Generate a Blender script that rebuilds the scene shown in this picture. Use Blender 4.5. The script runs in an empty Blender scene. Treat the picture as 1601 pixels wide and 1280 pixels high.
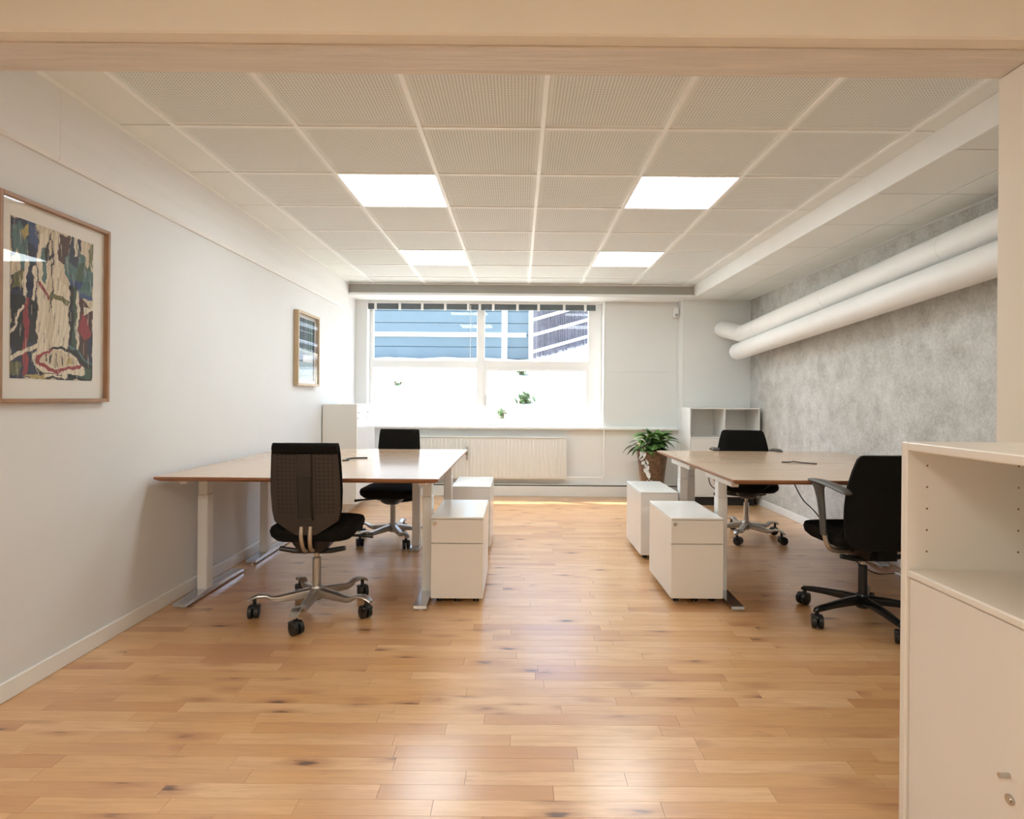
import bpy, bmesh, math, random
from mathutils import Vector, Matrix
random.seed(7)
scene = bpy.context.scene
COL = scene.collection
PI = math.pi
CAMH = 1.2

# ---------------------------------------------------------------- camera
cam_d = bpy.data.cameras.new('camera')
cam_d.sensor_fit = 'HORIZONTAL'; cam_d.sensor_width = 36.0
cam_d.lens = 921.0 / 1601.0 * 36.0
cam_d.shift_x = -10.5 / 1601.0
cam_d.shift_y = -19.0 / 1601.0
cam_d.clip_start = 0.05; cam_d.clip_end = 300
cam = bpy.data.objects.new('camera', cam_d); COL.objects.link(cam)
cam.matrix_world = Matrix.Translation((0, 0, CAMH)) @ Matrix.Rotation(PI/2, 4, 'X') @ Matrix.Rotation(0.008, 4, 'Z')
scene.camera = cam

# ---------------------------------------------------------------- world, sun, exposure
w = bpy.data.worlds.new('world'); scene.world = w; w.use_nodes = True
nt = w.node_tree; bg = nt.nodes['Background']
sky = nt.nodes.new('ShaderNodeTexSky'); sky.sky_type = 'NISHITA'
sky.sun_disc = False; sky.sun_elevation = math.radians(54); sky.sun_rotation = math.radians(-62)
sky.air_density = 1.0; sky.dust_density = 3.0; sky.ozone_density = 1.0
nt.links.new(sky.outputs[0], bg.inputs[0]); bg.inputs[1].default_value = 1.15
sd = bpy.data.lights.new('sun', 'SUN'); sd.energy = 10.0; sd.angle = math.radians(0.6); sd.color = (1.0, .99, .97)
sun = bpy.data.objects.new('sun', sd); COL.objects.link(sun)
sun.rotation_euler = Vector((-1.87, 1.0, 3.03)).to_track_quat('Z', 'Y').to_euler()
pd = bpy.data.lights.new('window_portal', 'AREA'); pd.shape = 'RECTANGLE'; pd.size = 2.9; pd.size_y = 1.5
pd.cycles.is_portal = True
po = bpy.data.objects.new('window_portal', pd); COL.objects.link(po)
po.location = (-.41, 7.5, 1.61); po.rotation_euler = (-PI/2, 0, 0)
vs = scene.view_settings
vs.view_transform = 'Standard'; vs.look = 'None'; vs.gamma = 1.0; vs.use_curve_mapping = False
vs.exposure = 0.38
LAMP_STRENGTH = 12.0       # the four square ceiling panels
HALL_STRENGTH = 14.5       # unseen ceiling panels added behind the camera to warm the foreground
scene.cycles.diffuse_bounces = 5
scene.cycles.glossy_bounces = 3
scene.cycles.max_bounces = 8
scene.cycles.adaptive_threshold = .04
scene.cycles.adaptive_min_samples = 16

# ---------------------------------------------------------------- materials
MATS = {}
def mat(name, col, rough=.5, metal=0.0, spec=.5, coat=0.0, vary=.06, scale=6.0, bump=0.0, bscale=60.0):
    if name in MATS: return MATS[name]
    m = bpy.data.materials.new(name); m.use_nodes = True
    n = m.node_tree.nodes; l = m.node_tree.links; b = n['Principled BSDF']
    b.inputs['Roughness'].default_value = rough; b.inputs['Metallic'].default_value = metal
    b.inputs['Specular IOR Level'].default_value = spec
    b.inputs['Coat Weight'].default_value = coat; b.inputs['Coat Roughness'].default_value = .1
    g = n.new('ShaderNodeNewGeometry')
    t = n.new('ShaderNodeTexNoise'); t.inputs['Scale'].default_value = scale; t.inputs['Detail'].default_value = 4
    l.new(g.outputs['Position'], t.inputs['Vector'])
    r = n.new('ShaderNodeValToRGB')
    r.color_ramp.elements[0].position = .3; r.color_ramp.elements[1].position = .7
    r.color_ramp.elements[0].color = (*[c*(1-vary) for c in col], 1)
    r.color_ramp.elements[1].color = (*[min(1, c*(1+vary)) for c in col], 1)
    l.new(t.outputs['Fac'], r.inputs[0]); l.new(r.outputs[0], b.inputs['Base Color'])
    if bump:
        t2 = n.new('ShaderNodeTexNoise'); t2.inputs['Scale'].default_value = bscale; t2.inputs['Detail'].default_value = 5
        l.new(g.outputs['Position'], t2.inputs['Vector'])
        bp = n.new('ShaderNodeBump'); bp.inputs['Strength'].default_value = bump; bp.inputs['Distance'].default_value = .01
        l.new(t2.outputs['Fac'], bp.inputs['Height']); l.new(bp.outputs[0], b.inputs['Normal'])
    MATS[name] = m
    return m

def node(m, t): return m.node_tree.nodes.new(t)
def math_node(m, op, a, b=None, clamp=False):
    x = node(m, 'ShaderNodeMath'); x.operation = op; x.use_clamp = clamp
    for i, v in enumerate((a, b)):
        if v is None: continue
        if isinstance(v, (int, float)): x.inputs[i].default_value = v
        else: m.node_tree.links.new(v, x.inputs[i])
    return x.outputs[0]
def mixc(m, fac, a, b, mode='MIX'):
    x = node(m, 'ShaderNodeMix'); x.data_type = 'RGBA'; x.blend_type = mode
    for k, v in ((0, fac), (6, a), (7, b)):
        if isinstance(v, (int, float)): x.inputs[k].default_value = v
        elif isinstance(v, tuple): x.inputs[k].default_value = (*v, 1) if len(v) == 3 else v
        else: m.node_tree.links.new(v, x.inputs[k])
    return x.outputs[2]
def ramp(m, fac, stops):
    r = node(m, 'ShaderNodeValToRGB'); e = r.color_ramp.elements
    while len(e) < len(stops): e.new(.5)
    for i, (p, c) in enumerate(stops):
        e[i].position = p; e[i].color = (*c, 1) if isinstance(c, tuple) else (c, c, c, 1)
    m.node_tree.links.new(fac, r.inputs[0]); return r.outputs[0]
def noise(m, vec, scale, detail=4, rough=.5, dist=0):
    t = node(m, 'ShaderNodeTexNoise'); t.inputs['Scale'].default_value = scale; t.inputs['Detail'].default_value = detail
    t.inputs['Roughness'].default_value = rough; t.inputs['Distortion'].default_value = dist
    m.node_tree.links.new(vec, t.inputs['Vector']); return t.outputs['Fac']
def mapping(m, vec, sc, loc=None):
    x = node(m, 'ShaderNodeMapping'); x.inputs['Scale'].default_value = sc
    m.node_tree.links.new(vec, x.inputs['Vector'])
    if loc is not None: m.node_tree.links.new(loc, x.inputs['Location'])
    return x.outputs[0]
def new_mat(name):
    m = bpy.data.materials.new(name); m.use_nodes = True; MATS[name] = m
    return m, m.node_tree.nodes['Principled BSDF'], m.node_tree.links

def floor_wood():
    m, b, l = new_mat('floor_wood')
    g = node(m, 'ShaderNodeNewGeometry').outputs['Position']
    at = node(m, 'ShaderNodeAttribute'); at.attribute_name = 'rnd'
    rnd = at.outputs['Fac']
    cx = node(m, 'ShaderNodeCombineXYZ')
    l.new(math_node(m, 'MULTIPLY', rnd, 37.0), cx.inputs[0]); l.new(math_node(m, 'MULTIPLY', rnd, 91.0), cx.inputs[1]); 
    v = mapping(m, g, (1, 1, 1), cx.outputs[0])
    base = ramp(m, rnd, [(0, (.58, .285, .115)), (.25, (.69, .385, .165)), (.6, (.735, .43, .195)), (1, (.80, .505, .26))])
    grain = noise(m, mapping(m, v, (1.6, 30, 1)), 3.0, 7, .68, .9)
    c = mixc(m, math_node(m, 'MULTIPLY', ramp(m, grain, [(.40, 0.0), (.74, 1.0)]), .55), base, (.50, .245, .10))
    cloud = noise(m, mapping(m, v, (2.0, 7, 1)), 1.6, 3)
    c = mixc(m, math_node(m, 'MULTIPLY', ramp(m, cloud, [(.48, 0.0), (.72, 1.0)]), .6), c, (.56, .29, .14))
    vo = node(m, 'ShaderNodeTexVoronoi'); vo.inputs['Scale'].default_value = 1.0
    l.new(mapping(m, v, (3.4, 9.5, 1)), vo.inputs['Vector'])
    nz = noise(m, mapping(m, v, (5, 26, 1)), 3.0, 4)
    d = math_node(m, 'ADD', vo.outputs['Distance'], math_node(m, 'MULTIPLY', math_node(m, 'SUBTRACT', nz, .5), .30))
    sel = math_node(m, 'GREATER_THAN', node_sep(m, vo.outputs['Color']), .52)
    halo = math_node(m, 'MULTIPLY', ramp(m, d, [(.08, 1.0), (.40, 0.0)]), sel)
    core = math_node(m, 'MULTIPLY', ramp(m, d, [(.06, 1.0), (.16, 0.0)]), sel)
    c = mixc(m, math_node(m, 'MULTIPLY', halo, .7), c, (.40, .17, .07))
    c = mixc(m, math_node(m, 'MULTIPLY', core, .85), c, (.085, .035, .02))
    l.new(c, b.inputs['Base Color'])
    l.new(ramp(m, rnd, [(0, .30), (1, .38)]), b.inputs['Roughness'])
    b.inputs['Specular IOR Level'].default_value = .75
    b.inputs['Coat Weight'].default_value = .75; b.inputs['Coat Roughness'].default_value = .21
    bp = node(m, 'ShaderNodeBump'); bp.inputs['Strength'].default_value = .05; bp.inputs['Distance'].default_value = .004
    l.new(grain, bp.inputs['Height']); l.new(bp.outputs[0], b.inputs['Normal'])
    return m
def node_sep(m, colr):
    s = node(m, 'ShaderNodeSeparateColor'); m.node_tree.links.new(colr, s.inputs[0]); return s.outputs[0]
def sep_xyz(m, v):
    s = node(m, 'ShaderNodeSeparateXYZ'); m.node_tree.links.new(v, s.inputs[0]); return s.outputs

def dots(m, a, b, pitch, rad):
    """1 inside round dots on a square lattice of the two coordinates"""
    fa = math_node(m, 'SUBTRACT', math_node(m, 'FRACT', math_node(m, 'DIVIDE', a, pitch)), .5)
    fb = math_node(m, 'SUBTRACT', math_node(m, 'FRACT', math_node(m, 'DIVIDE', b, pitch)), .5)
    d = math_node(m, 'SQRT', math_node(m, 'ADD', math_node(m, 'MULTIPLY', fa, fa), math_node(m, 'MULTIPLY', fb, fb)))
    return math_node(m, 'LESS_THAN', d, rad)

def perforated_tile():
    m, b, l = new_mat('perforated_tile')
    o = sep_xyz(m, node(m, 'ShaderNodeTexCoord').outputs['Object'])
    d = dots(m, o[0], o[1], .0145, .27)
    ax = math_node(m, 'LESS_THAN', math_node(m, 'ABSOLUTE', o[0]), .268)
    ay = math_node(m, 'LESS_THAN', math_node(m, 'ABSOLUTE', o[1]), .268)
    d = math_node(m, 'MULTIPLY', d, math_node(m, 'MULTIPLY', ax, ay))
    l.new(mixc(m, d, (.79, .83, .82), (.46, .46, .43)), b.inputs['Base Color'])
    b.inputs['Roughness'].default_value = .8; b.inputs['Specular IOR Level'].default_value = .2
    return m

def shell_plastic():
    m, b, l = new_mat('brown_plastic_perforated')
    o = sep_xyz(m, node(m, 'ShaderNodeTexCoord').outputs['Object'])
    d = dots(m, o[0], o[2], .0215, .24)
    ax = math_node(m, 'MULTIPLY', math_node(m, 'GREATER_THAN', math_node(m, 'ABSOLUTE', o[0]), .052),
                   math_node(m, 'LESS_THAN', math_node(m, 'ABSOLUTE', o[0]), .146))
    az = math_node(m, 'MULTIPLY', math_node(m, 'GREATER_THAN', o[2], .585), math_node(m, 'LESS_THAN', o[2], .905))
    d = math_node(m, 'MULTIPLY', d, math_node(m, 'MULTIPLY', ax, az))
    l.new(mixc(m, d, (.034, .024, .019), (.005, .004, .003)), b.inputs['Base Color'])
    b.inputs['Roughness'].default_value = .5
    return m

def concrete():
    m, b, l = new_mat('raw_concrete')
    g = node(m, 'ShaderNodeNewGeometry').outputs['Position']
    n1 = noise(m, g, 1.1, 6, .65, .3); n2 = noise(m, g, 7.0, 8, .7); n3 = noise(m, g, 55.0, 4, .6)
    c = ramp(m, n1, [(.30, (.32, .31, .28)), (.46, (.55, .54, .51)), (.66, (.74, .74, .72))])
    c = mixc(m, .55, c, ramp(m, n2, [(.32, (.27, .255, .225)), (.52, (.61, .60, .57)), (.72, (.84, .835, .81))]))
    c = mixc(m, .3, c, ramp(m, n3, [(.3, (.28, .27, .25)), (.7, (.76, .75, .72))]))
    vo = node(m, 'ShaderNodeTexVoronoi'); vo.inputs['Scale'].default_value = 11.0
    l.new(mapping(m, g, (1, 1, 1.4)), vo.inputs['Vector'])
    sel = math_node(m, 'GREATER_THAN', node_sep(m, vo.outputs['Color']), .82)
    pit = math_node(m, 'MULTIPLY', ramp(m, math_node(m, 'ADD', vo.outputs['Distance'], math_node(m, 'MULTIPLY', n3, .2)), [(.16, 1.0), (.30, 0.0)]), sel)
    c = mixc(m, math_node(m, 'MULTIPLY', pit, .75), c, (.14, .125, .105))
    l.new(c, b.inputs['Base Color']); b.inputs['Roughness'].default_value = .85; b.inputs['Specular IOR Level'].default_value = .25
    h = math_node(m, 'SUBTRACT', math_node(m, 'ADD', n2, math_node(m, 'MULTIPLY', n3, .4)), math_node(m, 'MULTIPLY', pit, 1.2))
    bp = node(m, 'ShaderNodeBump'); bp.inputs['Strength'].default_value = .5; bp.inputs['Distance'].default_value = .012
    l.new(h, bp.inputs['Height']); l.new(bp.outputs[0], b.inputs['Normal'])
    return m

def board_marked(name, col, strength):
    """painted concrete with the marks of the shuttering boards along X or Y"""
    m, b, l = new_mat(name)
    g = node(m, 'ShaderNodeNewGeometry').outputs['Position']
    n = noise(m, mapping(m, g, (1.2, 22, 22)) if 'beam' in name else mapping(m, g, (14, .7, 14)), 1.5, 5, .6, .5)
    l.new(ramp(m, n, [(.3, tuple(c*(.84 if 'beam' in name else .95) for c in col)), (.7, col)]), b.inputs['Base Color'])
    b.inputs['Roughness'].default_value = .6; b.inputs['Specular IOR Level'].default_value = .3
    bp = node(m, 'ShaderNodeBump'); bp.inputs['Strength'].default_value = strength; bp.inputs['Distance'].default_value = .012
    l.new(n, bp.inputs['Height']); l.new(bp.outputs[0], b.inputs['Normal'])
    return m

def wood(name, dark, light, rough=.3, coat=0.0, sc=(1.5, 30, 30)):
    m, b, l = new_mat(name)
    g = node(m, 'ShaderNodeNewGeometry').outputs['Position']
    n = noise(m, mapping(m, g, sc), 2.0, 6, .6, .4)
    l.new(ramp(m, n, [(.3, dark), (.72, light)]), b.inputs['Base Color'])
    b.inputs['Roughness'].default_value = rough; b.inputs['Coat Weight'].default_value = coat; b.inputs['Coat Roughness'].default_value = .12
    return m

def dry_bank():
    m, b, l = new_mat('dry_grass_bank')
    g = node(m, 'ShaderNodeNewGeometry').outputs['Position']
    n1 = noise(m, g, 4.0, 6, .7, .4); n2 = noise(m, g, 1.3, 3)
    c = ramp(m, n1, [(.30, (.07, .09, .05)), (.40, (.30, .31, .22)), (.48, (.55, .54, .45)), (.8, (.66, .64, .56))])
    c = mixc(m, ramp(m, n2, [(.45, 0.0), (.6, .7)]), c, (.58, .57, .5))
    l.new(c, b.inputs['Base Color']); b.inputs['Roughness'].default_value = .95
    return m

def clear_glass():
    m = bpy.data.materials.new('window_glass'); m.use_nodes = True; MATS['glass'] = m
    n = m.node_tree.nodes; l = m.node_tree.links; n.remove(n['Principled BSDF'])
    tr = n.new('ShaderNodeBsdfTransparent'); gl = n.new('ShaderNodeBsdfGlossy'); gl.inputs['Roughness'].default_value = .01
    fr = n.new('ShaderNodeFresnel'); fr.inputs['IOR'].default_value = 1.5
    gg = n.new('ShaderNodeNewGeometry')
    mx = n.new('ShaderNodeMixShader')
    # only the outer face of a pane mirrors; light going through a back face passes
    f = math_node(m, 'MULTIPLY', fr.outputs[0], math_node(m, 'SUBTRACT', 1.0, gg.outputs['Backfacing']))
    f = math_node(m, 'MINIMUM', f, .95)
    l.new(f, mx.inputs[0]); l.new(tr.outputs[0], mx.inputs[1]); l.new(gl.outputs[0], mx.inputs[2])
    l.new(mx.outputs[0], n['Material Output'].inputs['Surface'])
    return m

def emitter(name, col, s):
    m = bpy.data.materials.new(name); m.use_nodes = True; MATS[name] = m
    n = m.node_tree.nodes; l = m.node_tree.links; n.remove(n['Principled BSDF'])
    e = n.new('ShaderNodeEmission'); e.inputs[0].default_value = (*col, 1); e.inputs[1].default_value = s
    l.new(e.outputs[0], n['Material Output'].inputs['Surface']); return m

def attr_paint(name, attr, rough):
    m, b, l = new_mat(name)
    a = node(m, 'ShaderNodeVertexColor'); a.layer_name = attr
    l.new(a.outputs[0], b.inputs['Base Color']); b.inputs['Roughness'].default_value = rough
    return m

M = {}
M['floor'] = floor_wood()
M['perf'] = perforated_tile()
M['shell'] = shell_plastic()
M['concrete'] = concrete()
M['beam'] = board_marked('beam_rough_paint', (.80, .745, .68), .9)
M['band'] = board_marked('band_board_marked_paint', (.83, .83, .82), .12)
M['glass'] = clear_glass()
M['wall'] = mat('wall_paint', (.735, .735, .725), .6, spec=.35, vary=.015, scale=2, bump=.03, bscale=180)
M['wallback'] = mat('wall_back_paint', (.80, .815, .80), .6, spec=.35, vary=.02, scale=2, bump=.03, bscale=150)
M['clad'] = mat('cladding_paint', (.80, .74, .65), .6, spec=.3, vary=.02, scale=3, bump=.02, bscale=150)
M['white'] = mat('white_paint', (.89, .90, .89), .4, vary=.015)
M['trim'] = mat('trim_paint', (.84, .82, .78), .35, vary=.02)
M['plaintile'] = mat('plain_ceiling_tile', (.82, .85, .83), .8, spec=.2, vary=.02, scale=2, bump=.04, bscale=200)
M['bar'] = mat('ceiling_bar_white', (.92, .94, .93), .45, vary=.01)
M['dark'] = mat('dark_gap', (.03, .028, .026), .8, vary=.1)
M['gap'] = mat('joint_brown', (.22, .13, .07), .8, vary=.1)  # dark brown of the plank joints and pin holes
M['lacquer'] = mat('white_lacquer', (.84, .83, .80), .12, spec=.5, vary=.008, scale=2)
M['pedestal'] = mat('pedestal_enamel', (.82, .79, .75), .22, spec=.5, vary=.008, scale=2)
M['cream'] = mat('cream_lacquer', (.81, .77, .71), .38, vary=.01, scale=2)
M['deskleg'] = mat('leg_enamel', (.80, .79, .77), .3, vary=.01)
M['chrome'] = mat('polished_foot', (.62, .63, .66), .16, metal=1.0, vary=.03)
M['silver'] = mat('cast_aluminium', (.50, .485, .46), .34, metal=.9, vary=.05, scale=20)
M['steel'] = mat('brushed_steel', (.55, .53, .5), .25, metal=1.0, vary=.04)
M['black'] = mat('black_plastic', (.014, .013, .012), .4, vary=.1)
M['blackgloss'] = mat('black_enamel', (.012, .012, .012), .16, vary=.1)
M['armgrey'] = mat('armrest_grey', (.085, .078, .07), .42, vary=.06)
M['fabric'] = mat('black_fabric', (.013, .0115, .010), .95, spec=.12, vary=.25, scale=120, bump=.15, bscale=600)
M['spine'] = mat('spine_plastic', (.030, .022, .018), .45, vary=.05)
M['spinedark'] = mat('spine_insert', (.017, .014, .011), .5, vary=.05)
M['chairbar'] = mat('chair_bar', (.52, .45, .37), .3, metal=.8, vary=.04)
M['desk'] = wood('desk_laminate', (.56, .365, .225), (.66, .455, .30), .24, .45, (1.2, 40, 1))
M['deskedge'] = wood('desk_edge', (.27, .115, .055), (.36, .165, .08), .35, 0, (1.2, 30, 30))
M['oak'] = wood('oak_frame', (.30, .155, .075), (.42, .24, .13), .45, 0, (20, 3, 3))
M['lightoak'] = wood('light_oak_frame', (.46, .33, .19), (.58, .44, .28), .45, 0, (20, 3, 3))
M['mount'] = mat('mount_card', (.80, .77, .71), .8, vary=.01)
M['pipe'] = mat('pipe_jacket', (.86, .86, .84), .45, vary=.015, bump=.03, bscale=30)
M['radiator'] = mat('radiator_enamel', (.80, .80, .76), .35, vary=.01)
M['basket'] = wood('brown_pot', (.055, .028, .014), (.20, .115, .062), .5, .2, (10, 10, 16))
M['soil'] = mat('soil', (.035, .022, .014), .95, vary=.3, scale=40)
M['leaf'] = mat('leaf_green', (.085, .18, .04), .38, vary=.45, scale=14)
M['sun_fleck'] = mat('white_sun_fleck', (.82, .82, .78), .5, vary=.05)  # white standing in for sunlight on the pot and leaves
M['cable'] = mat('black_cable', (.014, .013, .013), .5, vary=.1)
M['blue'] = mat('blue_cladding', (.15, .20, .21), .35, vary=.07, scale=1.2)
M['blindcas'] = mat('blind_cassette_grey', (.10, .12, .13), .5, vary=.1)
M['slat'] = mat('fence_slat', (.09, .08, .09), .6, vary=.3, scale=5)
M['bank'] = dry_bank()
M['paleconc'] = mat('pale_concrete', (.80, .79, .76), .8, vary=.05, scale=3)
M['shrub'] = mat('shrub_leaf', (.10, .17, .07), .6, vary=.4, scale=9)
M['lamp'] = emitter('lamp_diffuser', (.90, 1.0, 1.04), LAMP_STRENGTH)
M['hallfill'] = emitter('hall_fill_diffuser', (1.0, .97, .87), HALL_STRENGTH)
M['art'] = attr_paint('art_print', 'paint', .7)
M['stripgrey'] = mat('shaded_panel_lens_grey', (.42, .41, .38), .6, vary=.03)  # shade of the face turned from the window, also the sensor lens

# ---------------------------------------------------------------- mesh helpers
def finish(name, bm, material, parent=None, smooth=False):
    me = bpy.data.meshes.new(name)
    bmesh.ops.recalc_face_normals(bm, faces=bm.faces)
    bm.to_mesh(me); bm.free()
    ms = material if isinstance(material, (list, tuple)) else [material]
    for x in ms: me.materials.append(x)
    if smooth:
        for p in me.polygons: p.use_smooth = True
        try: me.set_sharp_from_angle(angle=math.radians(38))
        except Exception: pass
    o = bpy.data.objects.new(name, me); COL.objects.link(o)
    if parent is not None: o.parent = parent
    return o
def box(bm, x0, x1, y0, y1, z0, z1, bevel=0, seg=1, mi=0):
    b2 = bmesh.new()
    bmesh.ops.create_cube(b2, size=1)
    bmesh.ops.scale(b2, vec=(x1-x0, y1-y0, z1-z0), verts=b2.verts)
    bmesh.ops.translate(b2, vec=((x0+x1)/2, (y0+y1)/2, (z0+z1)/2), verts=b2.verts)
    if bevel: bmesh.ops.bevel(b2, geom=list(b2.edges), offset=bevel, segments=seg, profile=.5, affect='EDGES')
    for f in b2.faces: f.material_index = mi
    merge(bm, b2)
def merge(bm, b2):
    t = bpy.data.meshes.new('tmp'); b2.to_mesh(t); b2.free(); bm.from_mesh(t); bpy.data.meshes.remove(t)
def cyl(bm, a, b, r0, r1=None, n=16, mi=0, cap=True):
    a = Vector(a); b = Vector(b); r1 = r0 if r1 is None else r1
    d = b-a; b2 = bmesh.new()
    bmesh.ops.create_cone(b2, cap_ends=cap, segments=n, radius1=r0, radius2=r1, depth=d.length)
    bmesh.ops.transform(b2, matrix=Matrix.Translation((a+b)/2) @ d.to_track_quat('Z', 'Y').to_matrix().to_4x4(), verts=b2.verts)
    for f in b2.faces: f.material_index = mi
    merge(bm, b2)
def tube(bm, pts, r, n=8, cap=True, mi=0):
    """round tube along a polyline; r is a number or one per point"""
    pts = [Vector(p) for p in pts]; rs = r if isinstance(r, (list, tuple)) else [r]*len(pts)
    rings = []; up = None
    for i, p in enumerate(pts):
        t = (pts[min(i+1, len(pts)-1)]-pts[max(i-1, 0)]).normalized()
        if up is None:
            up = Vector((0, 0, 1)) if abs(t.z) < .9 else Vector((1, 0, 0))
        s = t.cross(up).normalized(); up = s.cross(t).normalized()
        rings.append([bm.verts.new(p + (s*math.cos(k*2*PI/n) + up*math.sin(k*2*PI/n))*rs[i]) for k in range(n)])
    skin(bm, rings, n, cap, mi)
def skin(bm, rings, n, cap=True, mi=0):
    for a, b in zip(rings, rings[1:]):
        for k in range(n):
            f = bm.faces.new((a[k], a[(k+1) % n], b[(k+1) % n], b[k])); f.material_index = mi
    if cap:
        f = bm.faces.new(rings[0][::-1]); f.material_index = mi
        f = bm.faces.new(rings[-1]); f.material_index = mi
def lathe(bm, prof, cx=0, cy=0, n=24, mi=0):
    rings = [[bm.verts.new((cx+r*math.cos(k*2*PI/n), cy+r*math.sin(k*2*PI/n), z)) for k in range(n)] for r, z in prof]
    skin(bm, rings, n, True, mi)
def loft(bm, secs, mi=0):
    """secs: list of closed rings of points"""
    rings = [[bm.verts.new(p) for p in s] for s in secs]
    skin(bm, rings, len(rings[0]), True, mi)
def bez(pts, n=8):
    """Catmull-Rom through the points"""
    P = [Vector(p) for p in pts]; out = []
    for i in range(len(P)-1):
        p0, p1, p2, p3 = P[max(i-1, 0)], P[i], P[i+1], P[min(i+2, len(P)-1)]
        for k in range(n):
            t = k/n
            out.append(.5*((2*p1)+(-p0+p2)*t+(2*p0-5*p1+4*p2-p3)*t*t+(-p0+3*p1-3*p2+p3)*t**3))
    return out+[P[-1]]

def tag(o, label=None, cat=None, group=None, kind=None):
    if label: o['label'] = label
    if cat: o['category'] = cat
    if group: o['group'] = group
    if kind: o['kind'] = kind
    return o
def thing(name, label, cat, loc=(0, 0, 0), rz=0, group=None):
    e = bpy.data.objects.new(name, None); COL.objects.link(e); e.empty_display_size = .1
    e.location = loc; e.rotation_euler = (0, 0, rz)
    return tag(e, label, cat, group)
def onebox(name, dims, material, parent=None, bevel=0, seg=1):
    bm = bmesh.new(); box(bm, *dims, bevel=bevel, seg=seg)
    return finish(name, bm, material, parent, smooth=seg > 1)
def struct(o): o['kind'] = 'structure'; return o
def copy_tree(o, parent=None):
    c = o.copy(); COL.objects.link(c); c.parent = parent
    for ch in list(o.children): copy_tree(ch, c)
    return c

# ================================================================ ROOM
XL, XR = -2.0, 2.75          # left wall, concrete wall
YB = 7.2                     # window wall
YF0, YF1 = 1.796, 2.014      # beam and column of the opening
HC = 2.511; HL = 2.38        # main ceiling, lowered ceiling
XS, YS = 2.03, 6.82          # where the ceiling steps down
HALL_Y = -3.2; HALL_H = 2.62

# ---- floor
fl = struct(onebox('floor', (XL-.05, XR+.05, HALL_Y, YB+.05, -.12, -.012), M['gap']))
def plank_mesh(bm, x0, x1, y0, y1, rnd, lay):
    g = .0005
    n0 = len(bm.verts)
    b2 = bmesh.new(); box(b2, x0+g, x1-g, y0+g, y1-g, -.012, 0.0)
    t = bpy.data.meshes.new('t'); b2.to_mesh(t); b2.free(); bm.from_mesh(t); bpy.data.meshes.remove(t)
    bm.verts.ensure_lookup_table()
    for v in bm.verts[n0:]: v[lay] = rnd
PW = .068
rows = []
y = 1.55
k_single = 0
far_bm = bmesh.new(); far_lay = far_bm.verts.layers.float.new('rnd')
yy = HALL_Y
def row_cuts():
    xs = [XL]; first = random.uniform(.12, .6); x = XL+first
    while x < XR-.12:
        xs.append(x); x += random.choice((.42, .48, .55, .62, .7, .78)) + random.uniform(-.05, .05)
    xs.append(XR); return xs
n_row = int(round((1.55-HALL_Y)/PW))
def add_far(y0, y1):
    xs = row_cuts()
    for a, b in zip(xs, xs[1:]):
        vs_ = [far_bm.verts.new(p) for p in ((a+.0005, y0+.0005, 0), (b-.0005, y0+.0005, 0), (b-.0005, y1-.0005, 0), (a+.0005, y1-.0005, 0))]
        r = random.random()
        for v in vs_: v[far_lay] = r
        far_bm.faces.new(vs_)
y = 1.55
while y > HALL_Y:
    add_far(max(HALL_Y, y-PW), y); y -= PW
y = 1.55; full = False
while y < YB-.001:
    y1 = min(y+PW, YB)
    xs = row_cuts()
    if not full and k_single + len(xs)-1 <= 298:
        for a, b in zip(xs, xs[1:]):
            bm = bmesh.new(); lay = bm.verts.layers.float.new('rnd')
            plank_mesh(bm, a, b, y, y1, random.random(), lay)
            finish('plank', bm, M['floor'], fl); k_single += 1
    else:
        full = True; add_far(y, y1)
    y = y1
tag(finish('plank_field', far_bm, M['floor'], fl), kind='stuff')

# ---- walls
wl = struct(onebox('wall_left', (XL-.12, XL, HALL_Y, YB+.3, 0, 2.7), M['wall']))
for (a, b) in ((YF1, 2.53), (2.5315, YS)):
    bm = bmesh.new()      # the band of boards under the ceiling, bottom edge chamfered
    pr = [(XL-.01, 2.195), (XL+.012, 2.195), (XL+.022, 2.213), (XL+.022, HC), (XL-.01, HC)]
    loft(bm, [[(x, a, z) for x, z in pr], [(x, b, z) for x, z in pr]])
    finish('board_band', bm, M['band'], wl)
wr = struct(onebox('wall_right', (XR, XR+.15, HALL_Y, YB+.3, 0, 2.7), M['concrete']))
struct(onebox('wall_rear', (XL-.1, XR+.1, HALL_Y-.12, HALL_Y, 0, 2.7), M['clad']))
# beam and column of the opening the camera looks through
bm = bmesh.new()
box(bm, XL, XR, 1.856, YF1, 2.30, 2.70, .004)
wf = struct(finish('wall_front', bm, M['beam']))
bm = bmesh.new()
box(bm, XL, XR, YF0, 1.855, 2.305, 2.70, .006)
finish('beam_cladding', bm, M['clad'], wf)
bm = bmesh.new()
box(bm, 1.628, XR, YF0, YF1-.001, 0, 2.2995, .006)
finish('column', bm, M['clad'], wf)

# window wall
WX0, WX1, WZ0, WZ1 = -1.86, 1.03, .86, 2.365
bm = bmesh.new()
box(bm, XL, WX0, YB, YB+.215, 0, 2.7)
box(bm, WX1, 1.94, YB, YB+.215, 0, 2.7)
box(bm, WX0, WX1, YB, YB+.215, 0, WZ0-.02)
box(bm, WX0, WX1, YB, YB+.215, WZ1, 2.7)
wb = struct(finish('wall_back', bm, M['wallback']))
struct(onebox('wall_pier', (1.9405, XR, 7.0, YB+.3, 0, 2.7), M['wallback']))
onebox('wall_panel', (1.06, 1.925, YB-.006, YB+.01, 1.52, 2.375), M['wallback'], wb, .002)
onebox('wall_panel', (1.06, 1.925, YB-.006, YB+.01, .87, 1.515), M['wallback'], wb, .002)

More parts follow.
